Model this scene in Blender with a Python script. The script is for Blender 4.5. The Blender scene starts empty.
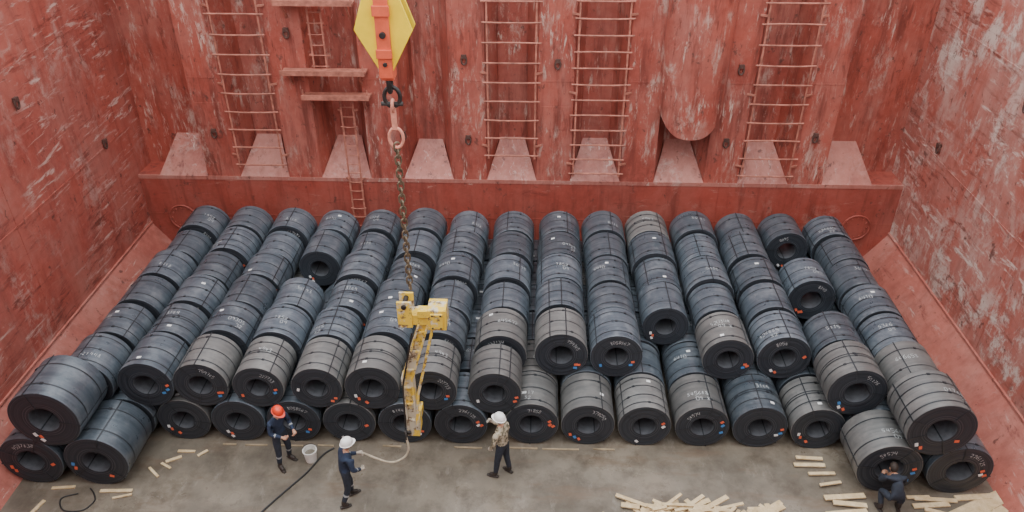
import bpy, math, random
from mathutils import Vector, Matrix
random.seed(7)
S = bpy.context.scene
COL = S.collection

# ------------------------------------------------------------------ helpers
class MB:
    def __init__(s): s.v=[]; s.f=[]; s.m=[]
    def add(s, vs, fs, mat=0):
        o=len(s.v); s.v+= [tuple(v) for v in vs]
        for f in fs: s.f.append(tuple(i+o for i in f)); s.m.append(mat)
    def box(s, c, size, mat=0, R=None):
        c=Vector(c); h=Vector(size)/2
        vs=[]
        for x in(-1,1):
            for y in(-1,1):
                for z in(-1,1):
                    p=Vector((x*h.x,y*h.y,z*h.z))
                    if R is not None: p=R@p
                    vs.append(c+p)
        s.add(vs,[(0,1,3,2),(4,6,7,5),(0,4,5,1),(2,3,7,6),(0,2,6,4),(1,5,7,3)],mat)
    def bar(s, a, b, w, t, mat=0, up=(0,0,1)):
        a=Vector(a);b=Vector(b);d=(b-a);L=d.length;d.normalize()
        u=Vector(up); sx=d.cross(u)
        if sx.length<1e-3: sx=d.cross(Vector((1,0,0)))
        sx.normalize(); uz=sx.cross(d).normalized()
        R=Matrix((sx,d,uz)).transposed()
        s.box((a+b)/2,(w,L,t),mat,R)
    def tube(s, pts, rad, mat=0, seg=8, closed=False, flat=1.0):
        pts=[Vector(p) for p in pts]; n=len(pts)
        if not hasattr(rad,'__len__'): rad=[rad]*n
        vs=[];fs=[]; prev=None
        for i,p in enumerate(pts):
            if closed: d=pts[(i+1)%n]-pts[i-1]
            else: d=pts[min(i+1,n-1)]-pts[max(i-1,0)]
            d.normalize()
            if prev is None:
                a=Vector((0,0,1)) if abs(d.z)<.9 else Vector((0,1,0))
                x=d.cross(a).normalized()
            else:
                x=(prev-d*prev.dot(d)).normalized()
            prev=x; y=d.cross(x)
            for k in range(seg):
                t=2*math.pi*k/seg
                vs.append(p+(x*math.cos(t)+y*math.sin(t)*flat)*rad[i])
        m=n if closed else n-1
        for i in range(m):
            j=(i+1)%n
            for k in range(seg):
                l=(k+1)%seg
                fs.append((i*seg+k,i*seg+l,j*seg+l,j*seg+k))
        if not closed:
            fs.append(tuple(range(seg))[::-1]); fs.append(tuple((n-1)*seg+k for k in range(seg)))
        s.add(vs,fs,mat)
    def ball(s, c, r, mat=0, R=None, nu=12, nv=8, fn=None):
        if not hasattr(r,'__len__'): r=(r,r,r)
        vs=[];fs=[];c=Vector(c)
        for j in range(nv+1):
            ph=-math.pi/2+math.pi*j/nv
            for i in range(nu):
                t=2*math.pi*i/nu
                q=Vector((math.cos(t)*math.cos(ph),math.sin(t)*math.cos(ph),math.sin(ph)))
                if fn: q=fn(q)
                p=Vector((q.x*r[0],q.y*r[1],q.z*r[2]))
                if R is not None:p=R@p
                vs.append(c+p)
        for j in range(nv):
            for i in range(nu):
                k=(i+1)%nu
                fs.append((j*nu+i,j*nu+k,(j+1)*nu+k,(j+1)*nu+i))
        s.add(vs,fs,mat)
    def mesh(s,name,mats,smooth=35):
        me=bpy.data.meshes.new(name); me.from_pydata(s.v,[],s.f)
        for m in mats: me.materials.append(m)
        me.polygons.foreach_set('material_index',s.m)
        me.polygons.foreach_set('use_smooth',[True]*len(s.f))
        me.validate(); me.update()
        try: me.set_sharp_from_angle(angle=math.radians(smooth))
        except Exception: pass
        return me
    def obj(s,name,mats,smooth=35,bevel=0,parent=None,loc=None):
        o=bpy.data.objects.new(name,s.mesh(name,mats,smooth)); COL.objects.link(o)
        if bevel:
            b=o.modifiers.new('bev','BEVEL'); b.width=bevel; b.segments=2; b.limit_method='ANGLE'
        if parent: o.parent=parent
        if loc: o.location=loc
        return o

def empty(name,loc=(0,0,0),rz=0):
    e=bpy.data.objects.new(name,None); COL.objects.link(e); e.location=loc; e.rotation_euler=(0,0,rz); e.empty_display_size=.3
    return e

# ------------------------------------------------------------------ materials
def base(name,rough=.6,metal=0):
    m=bpy.data.materials.new(name); m.use_nodes=True; nt=m.node_tree
    b=nt.nodes['Principled BSDF']; b.inputs['Roughness'].default_value=rough; b.inputs['Metallic'].default_value=metal
    return m,nt,b
def coords(nt,scale=(1,1,1),rot=(0,0,0),kind='Object',src=None):
    mp=nt.nodes.new('ShaderNodeMapping'); mp.inputs['Scale'].default_value=scale; mp.inputs['Rotation'].default_value=rot
    if src is None:
        if kind=='World':
            src=nt.nodes.new('ShaderNodeNewGeometry').outputs['Position']
        else:
            src=nt.nodes.new('ShaderNodeTexCoord').outputs[kind]
    nt.links.new(src,mp.inputs['Vector']); return mp.outputs[0]
def noise(nt,vec,scale,detail=6,rough=.6,dist=0):
    n=nt.nodes.new('ShaderNodeTexNoise'); n.inputs['Scale'].default_value=scale; n.inputs['Detail'].default_value=detail
    n.inputs['Roughness'].default_value=rough; n.inputs['Distortion'].default_value=dist
    nt.links.new(vec,n.inputs['Vector']); return n.outputs['Fac']
def ramp(nt,fac,stops):
    r=nt.nodes.new('ShaderNodeValToRGB'); e=r.color_ramp.elements
    while len(e)<len(stops): e.new(.5)
    for i,(p,c) in enumerate(stops):
        e[i].position=p; e[i].color=(c,c,c,1) if not hasattr(c,'__len__') else (*c,1)
    nt.links.new(fac,r.inputs[0]); return r.outputs[0]
def mix(nt,fac,a,b,mode='MIX'):
    m=nt.nodes.new('ShaderNodeMix'); m.data_type='RGBA'; m.blend_type=mode
    for idx,v in((0,fac),(6,a),(7,b)):
        if hasattr(v,'is_output'): nt.links.new(v,m.inputs[idx])
        elif idx==0: m.inputs[0].default_value=v
        else: m.inputs[idx].default_value=(*v,1)
    return m.outputs[2]
def mul(nt,a,b):
    m=nt.nodes.new('ShaderNodeMath'); m.operation='MULTIPLY'
    for i,v in enumerate((a,b)):
        if hasattr(v,'is_output'): nt.links.new(v,m.inputs[i])
        else: m.inputs[i].default_value=v
    return m.outputs[0]
def bump(nt,b,h,st=.3,dist=.02):
    n=nt.nodes.new('ShaderNodeBump'); n.inputs['Strength'].default_value=st; n.inputs['Distance'].default_value=dist
    nt.links.new(h,n.inputs['Height']); nt.links.new(n.outputs[0],b.inputs['Normal'])
def plain(name,col,rough=.6,metal=0,var=.25,scale=8):
    m,nt,b=base(name,rough,metal); v=coords(nt)
    f=noise(nt,v,scale)
    d=tuple(c*(1-var) for c in col); l=tuple(min(1,c*(1+var)) for c in col)
    nt.links.new(ramp(nt,f,[(.3,d),(.7,l)]),b.inputs['Base Color']); return m

def red_paint(name,col,dark,light,scr=((3,1,.6),(0,.15,0)),patch=(.50,.62,.7),scratch=(.60,.68),rust=.7,rough=.55,pscale=1.1,pstretch=(1,1,1),chips=(.60,.66),mlo=.12,sscale=2.6,haze=.35):
    """weathered hull paint: tone drift, chalky haze, rust streaks, rubbed patches, directional scratches, chips"""
    m,nt,b=base(name,rough)
    w=coords(nt,kind='World')
    big=noise(nt,w,.4,5,.6); c=mix(nt,ramp(nt,big,[(.35,0),(.68,1)]),col,dark)
    fine=noise(nt,w,5,8,.7); c=mix(nt,ramp(nt,fine,[(.4,0),(.75,.5)]),c,tuple(x*1.35+.02 for x in col))
    hz=noise(nt,coords(nt,(1,1,.7),(.4,1.2,.3),kind='World'),.7,8,.65,.4)
    c=mix(nt,ramp(nt,hz,[(.42,0),(.66,haze)]),c,tuple((a*.6+l*.4) for a,l in zip(col,light)))
    st=noise(nt,coords(nt,(2.0,2.0,.22),kind='World'),1.5,8,.68)
    c=mix(nt,ramp(nt,st,[(.50,0),(.68,rust)]),c,tuple(x*.5 for x in dark))
    mask=ramp(nt,noise(nt,w,.33,4,.55),[(.40,mlo),(.58,1)])
    pt=noise(nt,coords(nt,pstretch,scr[1],kind='World'),pscale,15,.80,.3)
    c=mix(nt,mul(nt,ramp(nt,pt,[(patch[0],0),(patch[1],patch[2])]),mask),c,light)
    s1=noise(nt,coords(nt,scr[0],scr[1],kind='World'),sscale,10,.72,.5)
    mask2=ramp(nt,noise(nt,coords(nt,(1,1,1),(.5,.3,.9),kind='World'),.55,4,.55),[(.44,.06),(.60,1)])
    c=mix(nt,mul(nt,ramp(nt,s1,[(scratch[0],0),(scratch[1],.85)]),mask2),c,tuple(min(1,x*1.1) for x in light))
    s2=noise(nt,coords(nt,scr[0],(scr[1][0]-1.1,scr[1][1]-.6,0),kind='World'),2.0,10,.74,.4)
    mask3=ramp(nt,noise(nt,coords(nt,(1,1,1),(2.5,.9,.2),kind='World'),.45,4,.55),[(.42,.05),(.62,1)])
    c=mix(nt,mul(nt,ramp(nt,s2,[(scratch[0]-.02,0),(scratch[1],.8)]),mask3),c,tuple(x*.5 for x in dark))
    ch=noise(nt,coords(nt,(1,1,.7),(1,.3,.2),kind='World'),4.5,8,.7)
    c=mix(nt,ramp(nt,ch,[(chips[0],0),(chips[1],.75)]),c,(.085,.035,.028))
    nt.links.new(c,b.inputs['Base Color'])
    bump(nt,b,pt,.25,.03)
    return m
RED=(.36,.078,.052); RDK=(.24,.048,.034); RLT=(.52,.39,.33)
M_back=red_paint('red_hull_paint_back',RED,RDK,RLT,((3.2,1,.55),(0,.12,0)),(.53,.63,.75),(.56,.63),.8,pscale=1.2,pstretch=(1.8,1,.6))
M_band=red_paint('red_hull_paint_band',(.32,.058,.040),RDK,(.46,.27,.22),((.5,1,2.5),(0,0,0)),(.57,.68,.5),(.61,.69),.6)
M_left=red_paint('red_hull_paint_left',(.37,.085,.060),(.27,.057,.042),(.52,.36,.31),((1,.5,2.6),(.95,0,0)),(.52,.62,.6),(.55,.62),.45,pscale=.9,pstretch=(1,1.5,.8),sscale=1.8)
M_right=red_paint('red_hull_paint_right',(.40,.115,.085),(.31,.078,.057),(.60,.50,.44),((1,.6,2.4),(-.95,0,0)),(.49,.57,.85),(.54,.61),.35,pscale=.9,pstretch=(1,1.5,.8),chips=(.59,.65),mlo=.3,sscale=1.8,haze=.6)
M_slope=red_paint('red_hull_paint_slope',(.42,.135,.102),(.34,.092,.07),(.55,.40,.35),((1,.4,2),(0,0,0)),(.54,.66,.5),(.59,.66),.4)
M_shed=red_paint('red_hull_paint_shedder',(.40,.145,.112),(.30,.09,.07),(.52,.39,.34),((2,1,1),(0,0,0)),(.52,.64,.6),(.57,.64),.5)
M_rung=plain('rusty_ladder_steel',(.37,.135,.095),.6,0,.45,5)

def floor_mat():
    m,nt,b=base('steel_tank_top_floor',.45)
    w=coords(nt,kind='World')
    n1=noise(nt,w,.5,6,.6); n2=noise(nt,w,1.6,10,.72); n3=noise(nt,coords(nt,(1,.4,1),(0,0,.5),kind='World'),3,9,.75)
    n4=noise(nt,coords(nt,(.35,1.6,1),(0,0,.12),kind='World'),1.3,8,.7)
    c=mix(nt,ramp(nt,n1,[(.38,0),(.62,1)]),(.215,.185,.145),(.12,.103,.08))
    c=mix(nt,ramp(nt,n2,[(.45,0),(.66,.85)]),c,(.080,.063,.046))
    c=mix(nt,ramp(nt,n3,[(.56,0),(.70,.5)]),c,(.29,.265,.225))
    c=mix(nt,ramp(nt,n4,[(.54,0),(.66,.6)]),c,(.13,.085,.055))
    nt.links.new(c,b.inputs['Base Color'])
    nt.links.new(ramp(nt,n1,[(.4,.25),(.62,.6)]),b.inputs['Roughness'])
    bump(nt,b,n2,.15,.015); return m
M_floor=floor_mat()

def coil_shell(name,a,bcol,c3,metal,lo,hi,rgh=(.26,.5)):
    m,nt,b=base(name,.42,metal)
    oi=nt.nodes.new('ShaderNodeObjectInfo')
    add=nt.nodes.new('ShaderNodeVectorMath'); add.operation='ADD'
    tc=nt.nodes.new('ShaderNodeTexCoord'); nt.links.new(tc.outputs['Object'],add.inputs[0]); nt.links.new(mul(nt,oi.outputs['Random'],37.),add.inputs[1])
    v=add.outputs[0]
    bands=noise(nt,coords(nt,(.5,7,.5),src=v),1.6,5,.6)
    mott=noise(nt,coords(nt,(1,1,1),src=v),2.2,9,.72)
    c=mix(nt,ramp(nt,bands,[(.35,0),(.68,1)]),a,bcol)
    c=mix(nt,ramp(nt,mott,[(.48,0),(.70,.8)]),c,c3)
    rr=ramp(nt,oi.outputs['Random'],[(0,lo),(1,hi)])
    c=mix(nt,1.0,c,rr,'MULTIPLY')
    nt.links.new(c,b.inputs['Base Color'])
    nt.links.new(ramp(nt,mott,[(.3,rgh[0]),(.7,rgh[1])]),b.inputs['Roughness'])
    b.inputs['Specular IOR Level'].default_value=.8
    return m
M_shellB=coil_shell('coil_blue_steel',(.062,.082,.104),(.118,.145,.172),(.20,.225,.25),.25,.75,1.3,(.24,.42))
M_shellD=coil_shell('coil_dusty_steel',(.115,.118,.118),(.165,.165,.16),(.22,.215,.205),.2,.75,1.15,(.36,.55))
def face_mat():
    m,nt,b=base('coil_end_laps',.5,.4)
    tc=nt.nodes.new('ShaderNodeTexCoord'); sp=nt.nodes.new('ShaderNodeSeparateXYZ'); nt.links.new(tc.outputs['Object'],sp.inputs[0])
    cb=nt.nodes.new('ShaderNodeCombineXYZ'); nt.links.new(sp.outputs[0],cb.inputs[0]); nt.links.new(sp.outputs[2],cb.inputs[1])
    ln=nt.nodes.new('ShaderNodeVectorMath'); ln.operation='LENGTH'; nt.links.new(cb.outputs[0],ln.inputs[0])
    n=nt.nodes.new('ShaderNodeTexNoise'); n.noise_dimensions='1D'; n.inputs['Scale'].default_value=42; n.inputs['Detail'].default_value=4
    nt.links.new(ln.outputs['Value'],n.inputs['W'])
    c=ramp(nt,n.outputs['Fac'],[(.35,(.026,.031,.040)),(.6,(.045,.052,.064)),(.75,(.085,.092,.105))])
    nt.links.new(c,b.inputs['Base Color']); return m
M_face=face_mat()
M_bore=plain('coil_bore_steel',(.15,.16,.18),.4,.5)
M_strap=plain('steel_strapping',(.045,.05,.058),.35,.5)
M_chalk=plain('chalk_marking',(.48,.50,.51),.8,0,.35,20)
M_lblW=plain('white_label',(.70,.71,.71),.6,0,.1)
M_lblB=plain('blue_label',(.06,.22,.50),.6,0,.1); M_lblR=plain('red_label',(.68,.13,.06),.6,0,.1)
M_yel=plain('yellow_crane_paint',(.84,.58,.01),.5,0,.1,3)
def worn_yellow(name,lo,hi):
    m,nt,b=base(name,.55)
    v=coords(nt); n=noise(nt,v,2.6,8,.7); n2=noise(nt,v,6,8,.7)
    c=mix(nt,ramp(nt,n,[(lo,0),(hi,1)]),(.74,.50,.05),(.58,.52,.40))
    c=mix(nt,ramp(nt,n2,[(.54,0),(.60,1)]),c,(.16,.10,.06)); nt.links.new(c,b.inputs['Base Color']); return m
M_worn=worn_yellow('worn_yellow_paint',.52,.57)
M_worn2=worn_yellow('rubbed_yellow_paint',.42,.52)
M_rblk=plain('red_crane_paint',(.62,.10,.045),.5,0,.15,5)
M_dk=plain('dark_greased_steel',(.045,.04,.038),.45,.6)
M_ring=plain('rusted_ring_steel',(.10,.05,.04),.6,.2)
M_chain=plain('rusty_chain_steel',(.17,.13,.085),.5,.5,.4,20)
M_pink=plain('faded_red_link',(.62,.24,.17),.55)
def wood_mat():
    m,nt,b=base('pale_dunnage_wood',.8)
    v=coords(nt,kind='World'); n=noise(nt,coords(nt,(6,6,6),kind='World'),1,6,.6); g=noise(nt,v,30,3)
    c=mix(nt,ramp(nt,n,[(.3,0),(.7,1)]),(.52,.38,.20),(.74,.60,.38)); c=mix(nt,ramp(nt,g,[(.5,0),(.8,.5)]),c,(.33,.22,.12))
    nt.links.new(c,b.inputs['Base Color']); return m
M_wood=wood_mat()
M_wood2=plain('weathered_batten_wood',(.30,.235,.15),.85,0,.4,3)
M_rub=plain('black_rubber',(.02,.02,.022),.5)
M_rope=plain('beige_rope',(.42,.36,.27),.9)
M_navy=plain('navy_workwear',(.018,.030,.062),.85,0,.35,10)
M_navy2=plain('dark_work_trousers',(.02,.026,.04),.85,0,.35,10)
def camo():
    m,nt,b=base('camouflage_jacket',.85); n=noise(nt,coords(nt),14,3,.5)
    nt.links.new(ramp(nt,n,[(.40,(.10,.09,.06)),(.50,(.34,.29,.20)),(.62,(.46,.41,.32))]),b.inputs['Base Color']); return m
M_camo=camo()
M_skin=plain('skin',(.50,.27,.18),.55,0,.08)
M_hair=plain('dark_hair',(.03,.02,.015),.7)
M_eyew=plain('eye_white',(.75,.75,.72),.3,0,.02); M_lip=plain('lips',(.38,.13,.10),.5,0,.05)
M_boot=plain('leather_boots',(.03,.022,.018),.6)
M_refl=plain('reflective_tape',(.30,.32,.33),.4,0,.05)
M_hw=plain('white_hard_hat',(.82,.82,.80),.35,0,.03); M_hr=plain('red_hard_hat',(.75,.06,.025),.35,0,.05)
M_glove=plain('work_gloves',(.45,.40,.33),.8)
M_buck=plain('white_plastic_bucket',(.72,.71,.67),.5,0,.1)
M_muck=plain('bucket_contents',(.16,.14,.11),.7)

# ------------------------------------------------------------------ room shell
WX=11.55; WY=21.3; ZT=11.8; ZB=2.78; YF=1.0; SX=10.75; SZ=1.12
fl=MB(); fl.box((0,(YF+WY)/2,-.1),(2*WX+.6,WY-YF+2.6,.2)); fl.obj('floor',[M_floor])
for sg,nm,mt in((-1,'wall_left',M_left),(1,'wall_right',M_right)):
    w=MB(); w.box((sg*(WX+.15),(YF+WY)/2+.5,ZT/2),(.3,WY-YF+2.2,ZT))
    for y in (5.2,10.4,15.6): w.box((sg*(WX-.006),y,ZT/2+.6),(.012,.03,ZT-1.3))
    for z in (4.3,7.6): w.box((sg*(WX-.006),(YF+WY)/2,z),(.012,WY-YF,.035))
    w.obj(nm,[mt])
w=MB(); w.box((0,YF-.15,5.6),(2*WX+.6,.3,11.2)); w.obj('wall_front',[M_left])

# back wall : lower stool band + corrugated bulkhead
w=MB()
w.box((0,WY+.15,ZB/2),(2*WX,.3,ZB),1)
w.box((0,WY+.02,ZB-.05),(2*WX,.07,.12),2)
w.box((0,WY-.004,1.45),(2*WX,.012,.03),1)
for k in range(-4,5): w.box((-.13+2.5*k+1.25,WY-.004,1.4),(.02,.012,2.7),1)
DEP=.95
prof=[]
prof.append((-WX,WY+DEP))
cent=[-.13+2.5*k for k in range(-4,5)]
for i,c in enumerate(cent):
    if i==0: prof+=[(c+.42,WY+DEP),(c+.75,WY)]
    elif i==len(cent)-1: prof+=[(c-.75,WY),(c-.42,WY+DEP),(WX,WY+DEP)]
    else: prof+=[(c-.75,WY),(c-.42,WY+DEP),(c+.42,WY+DEP),(c+.75,WY)]
vs=[];fs=[]
for i,(x,y) in enumerate(prof): vs+=[(x,y,ZB),(x,y,ZT)]
for i in range(len(prof)-1): fs.append((2*i,2*i+2,2*i+3,2*i+1))
w.add(vs,fs,0)
w.box((0,WY+DEP+.4,ZT/2),(2*WX+.6,.3,ZT),0)
w.add([(-WX,WY,ZB+.002),(WX,WY,ZB+.002),(WX,WY+DEP,ZB+.002),(-WX,WY+DEP,ZB+.002)],[(0,1,2,3)],1)
for i,c in enumerate(cent):
    l,r=c-.75,c+.75; l2,r2=c-.36,c+.36; zt=ZB+(1.0 if i not in(3,) else .9)
    w.add([(l,WY,ZB+.005),(r,WY,ZB+.005),(r2,WY+DEP,zt),(l2,WY+DEP,zt),(l2,WY+DEP,ZB),(r2,WY+DEP,ZB)],[(0,1,2,3),(0,3,4),(1,5,2)],2)
for i in range(len(cent)-1):
    x0=cent[i]+.75; x1=cent[i+1]-.75
    for z in (5.9,9.0): w.box(((x0+x1)/2,WY-.004,z),(x1-x0,.012,.03),0)
    if i%2==0: w.box(((x0+x1)/2,WY-.006,4.8),(x1-x0-.2,.014,.7),0)
w.obj('wall_back',[M_back,M_band,M_shed],smooth=20)

for sgn,nm in((-1,'trim_left'),(1,'trim_right')):
    m=MB(); 
    vs=[(sgn*WX,YF,SZ),(sgn*WX,WY,SZ),(sgn*SX,WY,0.0),(sgn*SX,YF,0.0),(sgn*WX,YF,0.0),(sgn*WX,WY,0.0)]
    m.add(vs,[(0,1,2,3),(0,3,4),(1,5,2),(0,4,5,1),(2,5,4,3)])
    m.box((sgn*(WX-.02),(YF+WY)/2,SZ+.02),(.06,WY-YF,.05))
    m.obj(nm,[M_slope],smooth=20)

# ------------------------------------------------------------------ ladders
def ladder(cx,z0,z1,wd,step,yo=WY-.12,r=.026,name='bulkhead_ladder',jit=.02):
    m=MB(); z=z0
    while z<z1:
        dz=random.uniform(-jit,jit); ex=random.uniform(-.03,.04)
        m.tube([(cx-wd/2-ex,yo,z),(cx-wd*.2,yo-.01,z+dz),(cx+wd*.2,yo-.01,z+dz),(cx+wd/2+ex,yo,z)],r,0,8); z+=step
    for sx in(-1,1):
        m.bar((cx+sx*wd*.42,yo,z0-.1),(cx+sx*wd*.42,yo,z1),.05,.02,0,up=(0,1,0))
    zz=z0+.3
    while zz<z1:
        for sx in(-1,1): m.bar((cx+sx*wd*.42,yo,zz),(cx+sx*(wd/2+.07),WY-.02,zz),.05,.05,0)
        zz+=2.2
    return m.obj(name,[M_rung])
ladder(-7.63,3.25,11.2,1.55,.56)
ladder(-.13,3.65,11.2,1.6,.56)
ladder(2.37,3.1,11.2,1.6,.46)
ladder(7.37,3.1,11.2,1.65,.56)
ladder(-4.85,.3,5.35,.42,.3,yo=WY-.1,r=.016,name='narrow_ladder')
ladder(-5.45,6.3,8.0,.42,.3,yo=WY-.1,r=.016,name='narrow_ladder')
ladder(-5.45,8.3,11.2,.42,.3,yo=WY-.1,r=.016,name='narrow_ladder')
pl=MB()
for (x0,x1,z) in((-6.5,-4.15,6.2),(-6.0,-4.1,5.5),(-6.4,-4.3,8.1)):
    pl.box(((x0+x1)/2,WY-.28,z),(x1-x0,.48,.05)); pl.box(((x0+x1)/2,WY-.5,z+.03),(x1-x0,.04,.14))
    for x in(x0+.2,x1-.2): pl.bar((x,WY-.06,z-.45),(x,WY-.42,z-.03),.05,.05)
    for x in(x0+.05,x1-.05): pl.tube([(x,WY-.46,z),(x,WY-.46,z+.25)],.02)
pl.obj('ladder_rest_platform',[M_rung])
# chute with U shaped lower lip
m=MB(); vs=[];fs=[];N=24;H=[0,.1,.3,.6,1]
R=.92
for layer,rr in((0,R),(1,R-.05)):
    for i in range(N+1):
        t=math.pi*i/N; x=-math.cos(t)*rr; y=-math.sin(t)*rr
        zl=4.45+.75*abs(math.cos(t))**3
        for h in H: vs.append((4.93+x,WY+.0+y*.7,zl+(ZT-zl)*h))
K=len(H);o2=(N+1)*K
for i in range(N):
    for j in range(K-1):
        a=i*K+j; fs.append((a,a+K,a+K+1,a+1)); fs.append((o2+a,o2+a+1,o2+a+K+1,o2+a+K))
    a=i*K; fs.append((a,o2+a,o2+a+K,a+K))
m.add(vs,fs); m.obj('cargo_chute_trunk',[M_back],smooth=50)
def padeye(x,y,z,axis='y',s=1,name='lashing_ring'):
    m=MB(); pts=[]
    for k in range(20):
        t=2*math.pi*k/20; a=.09*math.cos(t)*s; b=.16*math.sin(t)*s
        pts.append((x+a,y-.05,z+b) if axis=='y' else (x,y+a,z+b))
    m.tube(pts,.026,0,8,closed=True); 
    if axis=='y': m.box((x,y-.04,z+.12*s),(.14,.07,.10),0)
    else: m.box((x,y,z+.12*s),(.08,.14,.10),0)
    m.obj(name,[M_ring])
for x,z in((-3.3,4.2),(-8.9,4.2),(-1.45,6.5),(1.15,6.4),(6.2,6.3),(8.62,4.3),(-6.3,7.2),(-3.9,6.6),(-1.4,4.1),(6.1,4.1)): padeye(x,WY,z,s=.8)
for y,z in((20,4.4),(14.5,5.2),(17,6.8)): padeye(-WX+.06,y,z,'x',.8,'wall_lashing_eye'); 
for y,z in((20,4.4),(14.5,5.2),(17,6.8)): padeye(WX-.06,y,z+.2,'x',.8,'side_lashing_eye')
for x,nm in((-10.45,'manhole_cover'),(10.45,'tank_manhole_cover')):
    m=MB(); m.tube([(x,WY-.05,1.35),(x,WY-.012,1.35)],.42,0,32)
    pts=[(x+.42*math.cos(2*math.pi*k/32),WY-.06,1.35+.42*math.sin(2*math.pi*k/32)) for k in range(32)]
    m.tube(pts,.025,0,8,closed=True)
    for k in range(12):
        t=2*math.pi*k/12; m.tube([(x+.33*math.cos(t),WY-.05,1.35+.33*math.sin(t)),(x+.33*math.cos(t),WY-.09,1.35+.33*math.sin(t))],.025,0,6)
    m.obj(nm,[M_band])

# ------------------------------------------------------------------ steel coils
DIG={'0':[[(0,.3),(.3,0),(.8,0),(1,.4),(1,1.6),(.7,2),(.3,2),(0,1.7),(0,.3)]],'1':[[(.3,1.6),(.6,2),(.5,0)]],
'2':[[(0,1.7),(.4,2),(.9,1.8),(1,1.3),(0,0),(1,0)]],'3':[[(0,2),(.9,1.9),(.4,1.1),(1,.8),(.8,.1),(0,0)]],
'4':[[(.2,2),(0,.8),(1,.8)],[(.8,1.9),(.8,0)]],'5':[[(1,2),(.1,2),(0,1.1),(.8,1.1),(1,.5),(.6,0),(0,.1)]],
'6':[[(.9,2),(.1,1.2),(0,.4),(.5,0),(1,.4),(.7,1),(.1,.8)]],'7':[[(0,2),(1,2),(.4,0)]],
'8':[[(.5,1.1),(0,.5),(.5,0),(1,.5),(.5,1.1),(.1,1.6),(.5,2),(.9,1.6),(.5,1.1)]],
'9':[[(.9,1.3),(.3,1),(0,1.5),(.5,2),(1,1.6),(.8,0)]],'X':[[(0,0),(1,2)],[(1,0),(0,2)]],' ':[]}
def write(m,text,h,wch,gap,lw,fn,mat):
    W=len(text)*(wch+gap); slope=random.uniform(-.12,.12)
    for i,ch in enumerate(text):
        ox=-W/2+i*(wch+gap); oy=slope*ox+random.uniform(-.012,.012); sc=random.uniform(.8,1.15)
        for line in DIG[ch]:
            P=[(ox+x*wch*sc+random.uniform(-.006,.006),oy+(y/2-.5)*h*sc) for x,y in line]
            for a,b in zip(P[:-1],P[1:]):
                dx,dy=b[0]-a[0],b[1]-a[1]; L=math.hypot(dx,dy) or 1e-6; nx,ny=-dy/L*lw/2,dx/L*lw/2
                ns=3; ring=[]
                for k in range(ns+1):
                    t=k/ns; px,py=a[0]+dx*t,a[1]+dy*t
                    ring+= [fn(px+nx,py+ny),fn(px-nx,py-ny)]
                m.add(ring,[(2*k,2*k+1,2*k+3,2*k+2) for k in range(ns)],mat)
R0=.64; RI=.275; L0=1.14
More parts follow.
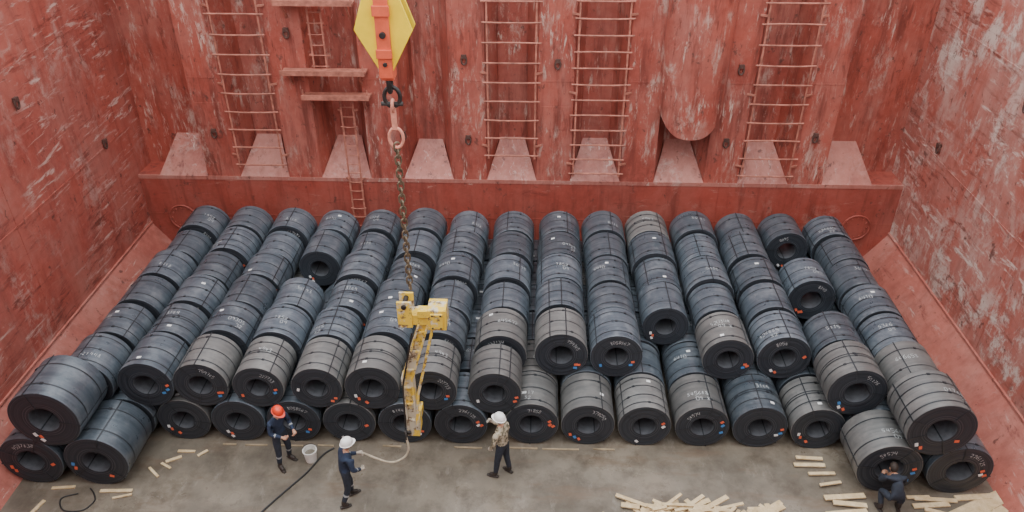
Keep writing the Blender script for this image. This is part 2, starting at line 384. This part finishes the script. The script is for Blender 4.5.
def coil_mesh(idx,shell):
    m=MB(); NS=72
    prof=[(RI,.004,2),(RI+.02,0,1)]
    r=RI+.02
    while r<R0-.07:
        r+=random.uniform(.03,.07); prof.append((r,random.uniform(-.006,.006),1))
    prof+=[(R0-.012,0,1),(R0-.002,.006,0),(R0,.02,0)]
    for yy in(.3,.6,.9): prof.append((R0-random.uniform(0,.003),yy,0))
    prof+=[(R0,L0-.02,0),(R0-.012,L0,1),(RI+.01,L0,1),(RI,L0-.01,2)]
    n=len(prof); vs=[];
    for (rr,yy,_) in prof:
        for k in range(NS):
            t=2*math.pi*k/NS; vs.append((rr*math.cos(t),yy,rr*math.sin(t)))
    for i in range(n):
        j=(i+1)%n; fs=[]
        for k in range(NS):
            l=(k+1)%NS; fs.append((k,l,NS+l,NS+k))
        mat=prof[j][2] if prof[i][2]!=2 or j==0 else 1
        if i==n-1: mat=2
        ring=[vs[i*NS+k] for k in range(NS)]+[vs[j*NS+k] for k in range(NS)]
        m.add(ring,fs,mat)
    ys=random.choice([[.2,.57,.94],[.16,.42,.72,.98],[.28,.86],[.15,.57,1.0],[.3,.55,.62,.9]])
    for y in ys:
        ww=.015; rr=R0+.005
        A=[(rr*math.cos(2*math.pi*k/NS),y-ww,rr*math.sin(2*math.pi*k/NS)) for k in range(NS)]
        B=[(rr*math.cos(2*math.pi*k/NS),y+ww,rr*math.sin(2*math.pi*k/NS)) for k in range(NS)]
        m.add(A+B,[(k,(k+1)%NS,NS+(k+1)%NS,NS+k) for k in range(NS)],3)
        t=math.radians(random.uniform(60,120)); m.box((rr*math.cos(t),y,rr*math.sin(t)),(.06,.05,.02),3,Matrix.Rotation(-(t-math.pi/2),3,'Y'))
    a0=random.uniform(0,360)
    for k in range(random.choice([3,3,4])):
        t=math.radians(a0+110*k+random.uniform(-15,15)); Rm=Matrix.Rotation(-(t-math.pi/2),3,'Y')
        rm=(RI+R0)/2
        m.box((rm*math.cos(t),-.009,rm*math.sin(t)),(.026,.006,R0-RI+.012),3,Rm)
        m.box(((R0+.007)*math.cos(t),L0/2,(R0+.007)*math.sin(t)),(.026,L0+.02,.005),3,Rm)
        m.box(((RI-.004)*math.cos(t),L0/2,(RI-.004)*math.sin(t)),(.026,L0+.02,.005),3,Rm)
    rho=.45; ca=random.uniform(-.9,.6)
    def ff(u,v): 
        th=math.pi/2+ca-u/rho; q=rho+v; return (q*math.cos(th),-.016,q*math.sin(th))
    txt=''.join(random.choice('0123456789') for _ in range(random.choice([4,5,6,7])))
    if random.random()<.6: write(m,txt,.085,.045,.022,.008,ff,4)
    cy=random.uniform(.3,.75); cb=random.uniform(-.5,.5)
    def fo(u,v,cy=cy):
        th=math.pi/2+cb-u/R0; return ((R0+.008)*math.cos(th),cy+v,(R0+.008)*math.sin(th))
    def fo2(u,v): return fo(u+.1,v,cy-.18)
    if random.random()<.55:
        write(m,''.join(random.choice('0123456789') for _ in range(random.choice([4,5,6]))),.11,.055,.03,.009,fo,4)
        if random.random()<.5: write(m,random.choice(['09','10','09 X','32']),.105,.055,.03,.009,fo2,4)
    if random.random()<.5:
        t=math.pi/2+random.uniform(-.6,.6); m.box(((R0+.004)*math.cos(t),random.uniform(.2,.9),(R0+.004)*math.sin(t)),(.10,.07,.006),7,Matrix.Rotation(-(t-math.pi/2),3,'Y'))
    for k in range(random.choice([1,2,2])):
        t=math.radians(random.choice([200,215,235,320,335,350])+random.uniform(-8,8)); q=random.uniform(.42,.54)
        m.box((q*math.cos(t),-.014,q*math.sin(t)),(.09,.004,.065),random.choice([5,6,7]),Matrix.Rotation(-(t-math.pi/2)*.8,3,'Y'))
        if k==0: m.box(((q+.0)*math.cos(t+.24),-.014,q*math.sin(t+.24)),(.085,.004,.06),6,Matrix.Rotation(-(t-math.pi/2)*.8,3,'Y'))
    return m.mesh('steel_coil_mesh',[shell,M_face,M_bore,M_strap,M_chalk,M_lblB,M_lblR,M_lblW],smooth=40)
VB=[coil_mesh(i,M_shellB) for i in range(18)]; VD=[coil_mesh(i,M_shellD) for i in range(14)]
nco=0; last=[None]
def coil(x,y,z,r,dusty,Ls=1.0,tilt=0):
    global nco
    me=random.choice([q for q in (VD if dusty else VB) if q not in last[-6:]]); last.append(me)
    o=bpy.data.objects.new('steel_coil',me); COL.objects.link(o)
    o.location=(x,y,z); k=r/R0*.992; o.scale=(k,Ls,k); o.rotation_euler=(0,math.radians(random.uniform(-16,16)),math.radians(tilt))
    nco+=1
def nest(x1,r1,x2,r2,r):
    d1=r1+r; d2=r2+r; dx=x2-x1; dz=r2-r1; D=math.hypot(dx,dz)
    a=(d1*d1-d2*d2+D*D)/(2*D); h=math.sqrt(max(0,d1*d1-a*a))
    ux,uz=dx/D,dz/D
    return x1+a*ux-h*uz, r1+a*uz+h*ux
BX=[-10.08,-8.78,-7.48,-6.2,-4.92,-3.63,-2.34,-1.05,.58,1.88,3.18,4.5,5.82,7.14,8.46,9.8]
PITCH=1.205; Y0=13.32
def sk(x): return .012*(x-8)
bot={}
for row in range(6):
    X=BX[:]
    if row>0:
        t=row/5*.9
        X=[x*(1-t)+ (1.30*(i-7.5))*t for i,x in enumerate(BX)]
    for i,x in enumerate(X):
        r=.635-random.uniform(0,.02); bot[(i,row)]=(x,r)
    for i in range(16):
        x,r=bot[(i,row)]
        if i>0:
            xp,rp=bot[(i-1,row)]
            if r+rp>x-xp: r=x-xp-rp-.002; bot[(i,row)]=(x,r)
        coil(x,Y0+row*PITCH+random.uniform(-.02,.02)+sk(x),r,r,(row==0 and (7<i<12 or random.random()<.4)) or random.random()<.12)
F={0:(-10.28,.69),1:(-8.84,.70),14:(8.28,.70),15:(9.78,.69)}
YM=Y0-PITCH-.04
YL=YM-.34
for i,(x,r) in F.items(): coil(x,YL if i<2 else YM,r,r,i==14,1.08 if i<2 else .98)
missing={(3,3),(13,4),(13,2),(8,0),(9,0),(10,0),(10,1),(11,0),(12,0)}
for j in range(15):
    for row in range(6):
        if (j,row) in missing: continue
        x1,r1=bot[(j,row)]; x2,r2=bot[(j+1,row)]
        r=.634-random.choice([0,.01,.03,.05])
        if (j,row)==(13,0): r=.66
        x,z=nest(x1,r1,x2,r2,r)
        dusty=(row==0 and (j in(3,4,7,13) or random.random()<.3)) or (row==1 and j in(8,11,7,10)) or random.random()<.05
        coil(x,Y0+row*PITCH+random.uniform(-.035,.03)+sk(x),z+.002,r,dusty,random.choice([1,1,.96,.92]))
x,z=nest(*F[0],*F[1],.75); coil(x,YL-.02,z,.75,False,1.08)
x,z=nest(*F[14],*F[15],.71); coil(x,YM-.02,z,.71,True,.98)

# ------------------------------------------------------------------ crane hook block, chain, C-hook
CX=-1.80; CY=12.3
e=empty('crane_hook_block',(CX-.03,CY,9.95))
m=MB()
hexp=[(-.10,.80),(-.28,.62),(-.46,.10),(-.05,-.66),(.05,-.66),(.46,.10),(.28,.62),(.10,.80)]
for yy in(-.16,.16):
    n=len(hexp); vs=[(x,yy-.02,z) for x,z in hexp]+[(x,yy+.02,z) for x,z in hexp]
    m.add(vs,[tuple(range(n)),tuple(range(n,2*n))[::-1]]+[(i,n+i,n+(i+1)%n,(i+1)%n) for i in range(n)])
m.obj('cheek_plates',[M_yel],parent=e,bevel=.01)
m=MB(); m.box((0,-.2,.0),(.22,.09,1.3),0); m.box((0,0,-.02),(.2,.3,1.4),0); m.box((0,-.26,.42),(.27,.05,.16),0); m.box((0,-.26,-.25),(.25,.05,.14),0)
m.tube([(0,-.29,.05),(0,.24,.05)],.05,1,20); m.tube([(0,-.28,-.42),(0,.24,-.42)],.035,1,16); m.tube([(0,-.1,.1),(0,.1,.1)],.36,1,28)
m.box((0,-.02,.78),(.26,.26,.16),1)
for k in range(4): m.tube([(-.09+.06*k,-.0,.7),(-.09+.06*k,0,3.2)],.012,1,6)
m.obj('sheave_housing',[M_rblk,M_dk],parent=e,bevel=.008)
def ring(m,c,rx,rz,wire,mat,axis='y',N=24,gap=None):
    pts=[]
    for k in range(N):
        t=2*math.pi*k/N; a=rx*math.cos(t); b=rz*math.sin(t)
        pts.append((c[0]+a,c[1],c[2]+b) if axis=='y' else (c[0],c[1]+a,c[2]+b))
    m.tube(pts,wire,mat,10,closed=True)
m=MB(); ring(m,(0,0,-.80),.10,.16,.04,0,'x'); ring(m,(0.02,0,-1.05),.13,.17,.035,0,'y'); m.tube([(-.17,0,-1.17),(.19,0,-1.17)],.035,0,10)
m.tube([(.0,0,-.62),(0,0,-.75)],.06,0,12)
m.obj('shackle',[M_dk],parent=e)
m=MB(); m.box((.02,0,-1.42),(.09,.07,.42),0); ring(m,(.02,0,-1.2),.08,.09,.03,0,'x'); ring(m,(.03,0,-1.78),.12,.18,.03,0,'y')
m.obj('master_link',[M_pink],parent=e,bevel=.01)
m=MB(); za=9.95-1.95; zb=4.95; n=int((za-zb)/.125)
for i in range(n):
    f=i/(n-1); z=za-i*.125; x=CX+.02*f; ang=(i%2)*math.pi/2+.5
    pts=[]
    for k in range(16):
        t=2*math.pi*k/16; a=.052*math.cos(t); b=.052*math.sin(t)+(.034 if math.sin(t)>0 else -.034)
        pts.append((x+a*math.cos(ang),CY+a*math.sin(ang),z+b))
    m.tube(pts,.017,0,6,closed=True)
m.obj('hoist_chain',[M_chain])
e=empty('coil_lifting_c_hook',(CX+.02,CY,4.85))
m=MB()
m.box((.22,0,-.44),(.90,.30,.24),0); m.box((-.12,-.16,-.30),(.28,.05,.60),0); m.box((-.12,.16,-.30),(.28,.05,.60),0)
m.box((.50,-.0,-.40),(.36,.42,.46),0); m.box((.50,-.23,-.40),(.24,.04,.34),0); m.box((.28,-.10,-.27),(.30,.20,.16),0)
m.tube([(-.12,-.22,-.10),(-.12,.22,-.10)],.05,1,16)
for zz in(-.25,-.55): m.tube([(.42,-.27,zz),(.42,-.2,zz)],.02,1,8); m.tube([(.58,-.27,zz),(.58,-.2,zz)],.02,1,8)
m.obj('top_arm',[M_worn,M_dk],parent=e,bevel=.015)
m=MB()
top=Vector((.22,0,-.55)); elb=Vector((-.20,-.02,-2.0)); botm=Vector((-.16,-.05,-3.35))
for off in(-.09,.09):
    o=Vector((off,0,0)); m.bar(top+o,elb+o*1.1,.04,.32,0,up=(0,1,0)); m.bar(elb+o*1.1+Vector((0,0,.06)),botm+o,.04,.28,0,up=(0,1,0))
for a,b,cnt in((top,elb,3),(elb,botm,3)):
    for k in range(cnt): m.box(a.lerp(b,.15+k/cnt),(.19,.24,.05),0)
m.bar(top+Vector((0,-.06,0)),elb+Vector((0,-.06,0)),.18,.03,0,up=(0,1,0)); m.bar(elb+Vector((0,-.06,0)),botm+Vector((0,-.06,0)),.18,.03,0,up=(0,1,0))
m.obj('spine',[M_worn2],parent=e,bevel=.008)
m=MB(); m.box(botm+Vector((0,.10,.02)),(.27,.40,.46),0); m.bar(botm+Vector((0,.1,-.12)),botm+Vector((0,.76,-.12)),.20,.22,0)
m.tube([botm+Vector((-.2,-.1,-.1)),botm+Vector((-.05,-.1,-.1))],.05,1,12)
ring(m,botm+Vector((-.14,-.2,-.1)),.07,.09,.02,1,'x')
m.obj('bottom_arm',[M_worn,M_dk],parent=e,bevel=.015)
m=MB(); m.bar((.40,-.16,-.62),(.02,-.2,-2.3),.05,.05,0); m.bar((.02,-.2,-2.3),(-.06,-.2,-3.2),.05,.05,0); m.tube([(.0,-.24,-.7),(-.26,-.3,-2.0),(-.3,-.25,-3.2)],.018,1,8)
m.obj('guide_bar',[M_worn,M_dk],parent=e)

# ------------------------------------------------------------------ people
EDG=[(0,1),(1,2),(2,3),(3,4),(3,5),(5,6),(6,7),(3,8),(8,9),(9,10),(0,11),(11,12),(12,13),(13,14),(0,15),(15,16),(16,17),(17,18)]
RAD=[.135,.125,.15,.10,.055,.078,.055,.036,.078,.055,.036,.10,.068,.05,.042,.10,.068,.05,.042]
def person(name,loc,yaw,J,top,pants,hat,look=(1,0,-.15),grip=(.9,.9),gloves=False,refl=True):
    E=empty(name,loc,yaw)
    J=[Vector(j) for j in J]
    me=bpy.data.meshes.new('b'); me.from_pydata([tuple(j) for j in J],EDG,[]); 
    ob=bpy.data.objects.new('tmp',me); COL.objects.link(ob)
    skm=ob.modifiers.new('s','SKIN'); skm.use_smooth_shade=True; skm.branch_smoothing=.6
    for i,v in enumerate(me.skin_vertices[0].data):
        v.radius=(RAD[i]*1.08,RAD[i]*(1.3 if i in(1,2,3,0) else 1.08)); v.use_root=(i==0)
    sd=ob.modifiers.new('d','SUBSURF'); sd.levels=2; sd.render_levels=2
    bpy.context.view_layer.update()
    dg=bpy.context.evaluated_depsgraph_get(); bm=bpy.data.meshes.new_from_object(ob.evaluated_get(dg)); bpy.data.objects.remove(ob)
    for mt in(top,pants,M_boot,M_skin,M_refl): bm.materials.append(mt)
    for p in bm.polygons:
        c=p.center; best=None
        for ei,(a,b) in enumerate(EDG):
            A,B=J[a],J[b]; d=B-A; t=max(0,min(1,(c-A).dot(d)/d.length_squared)); dist=(A+d*t-c).length-.5*(RAD[a]*(1-t)+RAD[b]*t)
            if best is None or dist<best[0]: best=(dist,ei,t)
        ei,t=best[1],best[2]
        mi=0
        if ei>=10: mi=1
        if ei==0 and t<.35: mi=1
        if ei in(13,17): mi=2
        if ei in(12,16) and t>.75: mi=2
        if ei==3 and t>.4: mi=3
        if refl and ((ei in(6,9) and .35<t<.5) or (ei in(12,16) and .3<t<.42)): mi=4
        p.material_index=mi; p.use_smooth=True
    b=bpy.data.objects.new('body',bm); COL.objects.link(b); b.parent=E
    lk=Vector(look).normalized(); side=Vector((0,0,1)).cross(lk).normalized(); up=lk.cross(side).normalized()
    R=Matrix((lk,side,up)).transposed()
    hc=J[4]+up*.10+lk*.025
    def hf(q):
        x,y,z=q
        if z<0: x=x*(1-.12*abs(z))+ (.06*abs(z)); y=y*(1-.30*abs(z))
        if x<0: x*=1.02
        return Vector((x,y,z))
    m=MB(); m.ball(hc,(.098,.078,.122),0,R,20,14,hf)
    P=lambda x,y,z: hc+R@Vector((x,y,z))
    m.tube([P(.088,0,.022),P(.108,0,-.012),P(.118,0,-.03),P(.098,0,-.038)],[.008,.011,.016,.010],0,8)
    for s in(-1,1):
        m.ball(P(.086,s*.032,.012),.013,1,R,8,6); m.ball(P(.097,s*.032,.012),.006,2,R,6,5)
        m.tube([P(.088,s*.05,.034),P(.098,s*.03,.038),P(.097,s*.014,.034)],.005,2,6)
        m.ball(P(-.005,s*.078,-.005),(.022,.010,.034),0,R,10,6)
    m.tube([P(.086,-.026,-.064),P(.098,0,-.061),P(.086,.026,-.064)],[.004,.008,.004],3,6)
    m.ball(P(.078,0,-.098),(.022,.026,.018),0,R,8,6)
    m.ball(P(-.018,0,.022),(.095,.083,.115),2,R,16,10)
    m.obj('head',[M_skin,M_eyew,M_hair,M_lip],parent=E,smooth=80)
    if hat:
        m=MB(); n=24; vs=[];fs=[]; rings=[(1.0,0),(1.0,.03),(.93,.07),(.72,.115),(.4,.14),(.05,.148)]
        for rr,zz in rings:
            for k in range(n):
                t=2*math.pi*k/n; vs.append(P(.135*rr*math.cos(t)-.005,.115*rr*math.sin(t),.045+zz))
        for j in range(len(rings)-1):
            for k in range(n): fs.append((j*n+k,j*n+(k+1)%n,(j+1)*n+(k+1)%n,(j+1)*n+k))
        fs.append(tuple((len(rings)-1)*n+k for k in range(n))); m.add(vs,fs,0)
        vs=[]
        for rr in(.98,1.12):
            for k in range(n):
                t=2*math.pi*k/n; ex=.045*max(0,math.cos(t))**2 if rr>1 else 0
                vs.append(P(.135*rr*math.cos(t)-.005+ex,.115*rr*math.sin(t),.045-(.008 if rr>1 else 0)))
        m.add(vs,[(k,(k+1)%n,n+(k+1)%n,n+k) for k in range(n)],0)
        m.tube([P(.09,0,.13),P(.04,0,.182),P(-.03,0,.193),P(-.10,0,.14)],.012,0,8)
        m.obj('hard_hat',[hat],parent=E,smooth=60)
    hm=M_glove if gloves else M_skin
    for s,(el,wr),g in((1,(6,7),grip[0]),(-1,(9,10),grip[1])):
        d=(J[wr]-J[el]).normalized()
        nrm=Vector((0,-s,0))-d*Vector((0,-s,0)).dot(d); nrm.normalize(); sd_=d.cross(nrm).normalized()
        w0=J[wr]+d*.0
        m=MB()
        m.tube([w0-d*.03,w0+d*.01,w0+d*.05,w0+d*.085,w0+d*.10],[.029,.031,.043,.042,.034],0,12,flat=1.0)
        for k,(o,L) in enumerate(((.033,.072),(.011,.082),(-.011,.078),(-.032,.060))):
            p=w0+d*.088+sd_*o; a=.25; pts=[p]
            for q in(.42,.33,.25):
                a+=g*.75; p=p+(d*math.cos(a)+nrm*math.sin(a))*L*q*1.15; pts.append(p)
            m.tube(pts,[.0115,.0105,.0095,.007],0,8)
        p=w0+d*.03+sd_*.036
        m.tube([p,p+d*.025+sd_*.022+nrm*.01,p+d*.052+sd_*.022+nrm*.026,p+d*.072+sd_*.012+nrm*.035],[.015,.013,.011,.008],0,8)
        m.obj('hand_left' if s>0 else 'hand_right',[hm],parent=E,smooth=80)
    m=MB()
    for an,to in((13,14),(17,18)):
        A,B=J[an],J[to]; d=Vector((B.x-A.x,B.y-A.y,0)).normalized(); 
        a0=Vector((A.x,A.y,0))-d*.07; zc=B.z-.042+.012
        m.tube([a0+Vector((0,0,A.z-.055)),a0+d*.05+Vector((0,0,A.z-.055)),Vector((B.x,B.y,zc))-d*.03,Vector((B.x,B.y,zc))+d*.05],[.036,.044,.05,.034],0,12,flat=.55)
    m.obj('boots',[M_boot],parent=E,smooth=60)
    return E

JA=[(0,0,.95),(.0,0,1.10),(.03,0,1.28),(.05,0,1.43),(.08,0,1.54),
    (.05,.19,1.42),(.06,.27,1.13),(.28,.20,1.02),(.05,-.19,1.42),(.10,-.27,1.15),(.33,-.14,1.10),
    (0,.10,.90),(.05,.14,.49),(-.02,.16,.09),(.14,.19,.045),(0,-.10,.90),(.06,-.14,.49),(.05,-.17,.09),(.21,-.20,.045)]
person('dock_worker',(-5.03,12.5,0),math.radians(-35),JA,M_navy,M_navy2,M_hr,look=(1,0,-.35))
JB=[(0,0,.94),(.02,0,1.09),(.05,0,1.27),(.08,0,1.42),(.12,0,1.53),
    (.08,.19,1.41),(.13,.25,1.13),(.38,.12,1.15),(.08,-.19,1.41),(.10,-.27,1.12),(.30,-.18,.98),
    (0,.10,.89),(.12,.11,.49),(.12,.12,.09),(.28,.13,.045),(0,-.10,.89),(-.02,-.11,.48),(-.18,-.12,.11),(-.05,-.13,.047)]
BL=(-3.34,11.45)
person('dock_worker',(*BL,0),math.radians(35),JB,M_navy,M_navy2,M_hw,look=(1,.1,.0),gloves=True)
JC=[(0,0,.95),(.0,0,1.10),(.02,0,1.28),(.03,0,1.43),(.06,0,1.54),
    (.03,.19,1.42),(.05,.29,1.15),(.17,.22,.93),(.03,-.19,1.42),(.16,-.26,1.18),(.36,-.14,1.33),
    (0,.10,.90),(.06,.14,.49),(.10,.15,.09),(.25,.18,.045),(0,-.10,.90),(-.01,-.13,.49),(-.10,-.14,.09),(.05,-.17,.045)]
person('dock_worker',(-.04,12.3,0),math.radians(150),JC,M_camo,M_navy2,M_hw,look=(1,.0,.05),refl=False,gloves=True)
JD=[(-.18,0,.52),(-.12,0,.66),(.02,0,.80),(.13,0,.86),(.24,0,.84),
    (.12,.18,.84),(.24,.24,.62),(.42,.12,.62),(.12,-.18,.84),(.22,-.24,.60),(.40,-.12,.56),
    (-.16,.10,.50),(.14,.20,.44),(-.06,.19,.09),(.09,.22,.045),(-.16,-.10,.50),(.14,-.22,.42),(-.02,-.20,.09),(.13,-.23,.045)]
person('crouching_dock_worker',(8.25,11.60,0),math.radians(88),JD,M_navy2,M_navy2,None,look=(1,0,-.75),refl=False)

def curve_tube(name,pts,r,mat,seg=8,sub=8):
    P=[Vector(p) for p in pts]; out=[]
    for i in range(len(P)-1):
        p0=P[max(i-1,0)];p1=P[i];p2=P[i+1];p3=P[min(i+2,len(P)-1)]
        for k in range(sub):
            t=k/sub; out.append(.5*((2*p1)+(-p0+p2)*t+(2*p0-5*p1+4*p2-p3)*t*t+(-p0+3*p1-3*p2+p3)*t**3))
    out.append(P[-1]); m=MB(); m.tube(out,r,0,seg); return m.obj(name,[mat],smooth=80)
def wp(loc,yaw,p):
    c,s=math.cos(yaw),math.sin(yaw); return (loc[0]+c*p[0]-s*p[1],loc[1]+s*p[0]+c*p[1],p[2])
h1=wp(BL,math.radians(35),(.45,.09,1.15))
curve_tube('tag_line_rope',[(-2.08,12.02,1.36),(-2.05,11.98,1.05),(-2.2,11.95,.80),(-2.5,11.85,.80),h1],.026,M_rope)
curve_tube('air_hose',[(-4.0,12.95,.022),(-4.2,12.75,.022),(-4.45,12.2,.022),(-4.7,11.8,.022),(-5.1,11.15,.022),(-5.6,10.2,.022)],.02,M_rub)
curve_tube('cable_loop',[(-9.3,11.45,.02),(-9.6,11.3,.02),(-9.4,11.0,.02),(-9.0,11.0,.02),(-8.85,11.25,.02),(-8.95,11.45,.03),(-9.1,11.6,.02)],.014,M_rub)
m=MB(); n=28; ringp=[(.0,.0),(.12,0),(.15,.30),(.165,.305),(.165,.32),(.14,.32),(.135,.20),(0,.20)]
vs=[];fs=[]
for rr,zz in ringp:
    for k in range(n): vs.append((rr*math.cos(2*math.pi*k/n),rr*math.sin(2*math.pi*k/n),zz))
for j in range(len(ringp)-1):
    for k in range(n): fs.append((j*n+k,j*n+(k+1)%n,(j+1)*n+(k+1)%n,(j+1)*n+k))
m.add(vs,fs); m.tube([(0,0,.19),(0,0,.21)],.125,2,20)
m.tube([(.165*math.cos(t),.02+.12*math.sin(t),.31+.06*math.sin(t)) for t in [math.pi*k/12 for k in range(13)]],.006,1,6)
m.obj('bucket',[M_buck,M_dk,M_muck],loc=(-4.45,12.6,0))

# ------------------------------------------------------------------ dunnage timber
def planks(name,items,mat=M_wood):
    m=MB()
    for (x,y,z,L,wd,th,a,tilt) in items:
        R=Matrix.Rotation(a,3,'Z')@Matrix.Rotation(tilt,3,'Y'); m.box((x,y,z),(L,wd,th),0,R)
    return m.obj(name,[mat],bevel=.003)
it=[]
for i in range(95):
    u=min(1,max(0,random.gauss(.5,.27))); x=2.5+3.2*u; L=random.uniform(.3,1.0); lay=random.choice([0,0,1,1,2,3,4]) if .2<u<.85 else random.choice([0,0,1])
    it.append((x,11.15+random.uniform(-.4,.42)*(1 if lay<2 else .7),.02+lay*.05,L,random.uniform(.06,.13),.035,random.gauss(.1,.6),random.uniform(-.03,.03)))
planks('broken_dunnage_pile',it)
it=[]
for (x,y,L,a,wd) in((10.15,11.75,1.5,.45,.18),(10.05,11.5,1.7,.5,.18),(9.95,11.25,1.8,.48,.18),(10.2,11.95,.8,.1,.14),(9.2,11.7,.8,.1,.12),(9.3,11.5,.6,-.3,.10),(9.35,11.85,.9,-.05,.10),
    (9.0,11.9,.5,.05,.08),(6.9,12.75,.7,0,.10),(7.1,12.5,.6,.05,.08),(6.95,12.95,.6,-.05,.09),(7.4,11.85,.9,.1,.13),(7.45,11.65,.7,-.1,.12),(9.2,11.2,.8,.2,.13),(7.2,12.2,.5,.2,.07),(9.8,11.0,1.7,.6,.18),(7.3,11.4,.9,.12,.13),(10.2,11.1,1.1,1.0,.14),(9.4,10.95,1.0,.1,.14)):
    it.append((x,y,.018+.004*len(it),L,wd,.035,a,0))
planks('dunnage_planks',it)
it=[]
for (x,y,L,a,wd) in((-7.4,12.75,.4,0,.07),(-7.6,12.5,.35,.5,.08),(-7.7,12.3,.3,-.5,.06),(-8.5,11.55,.7,.05,.08),(-7.9,12.1,.4,-.7,.06),(-10.0,11.0,.5,1.3,.08),(-9.7,11.6,.5,.1,.07),
   (-7.0,12.7,.25,.8,.07),(-8.3,11.4,.4,.3,.05)):
    it.append((x,y,.018+.001*len(it),L,wd,.03,a,0))
planks('timber_offcuts',it)
it=[]
x=-7.3
while x<7.0:
    L=random.uniform(.3,.9)
    if random.random()<.45: it.append((x+L/2,13.2+sk(x)+random.uniform(-.03,.0),.012,L,.045,.022,random.uniform(-.02,.02),0))
    x+=L+random.uniform(.1,.4)
planks('dunnage_battens',it,M_wood2)

# ------------------------------------------------------------------ light
W=bpy.data.worlds.new('overcast_sky'); S.world=W; W.use_nodes=True
bg=W.node_tree.nodes['Background']; bg.inputs[0].default_value=(.94,.97,1.0,1); bg.inputs[1].default_value=2.7
sl=bpy.data.lights.new('sun_through_cloud','SUN'); sl.energy=1.9; sl.angle=math.radians(60); sl.color=(1,.97,.93)
so=bpy.data.objects.new('sun_through_cloud',sl); COL.objects.link(so); so.rotation_euler=(math.radians(22),math.radians(-8),0); so.location=(0,5,20)

cam=bpy.data.cameras.new('camera'); co=bpy.data.objects.new('camera',cam); COL.objects.link(co)
cam.sensor_width=36; cam.lens=790/1024*36
co.location=(.55,0,13.7); co.rotation_euler=(math.radians(90-32.6),0,math.radians(1.8))
S.camera=co
print('coils',nco)
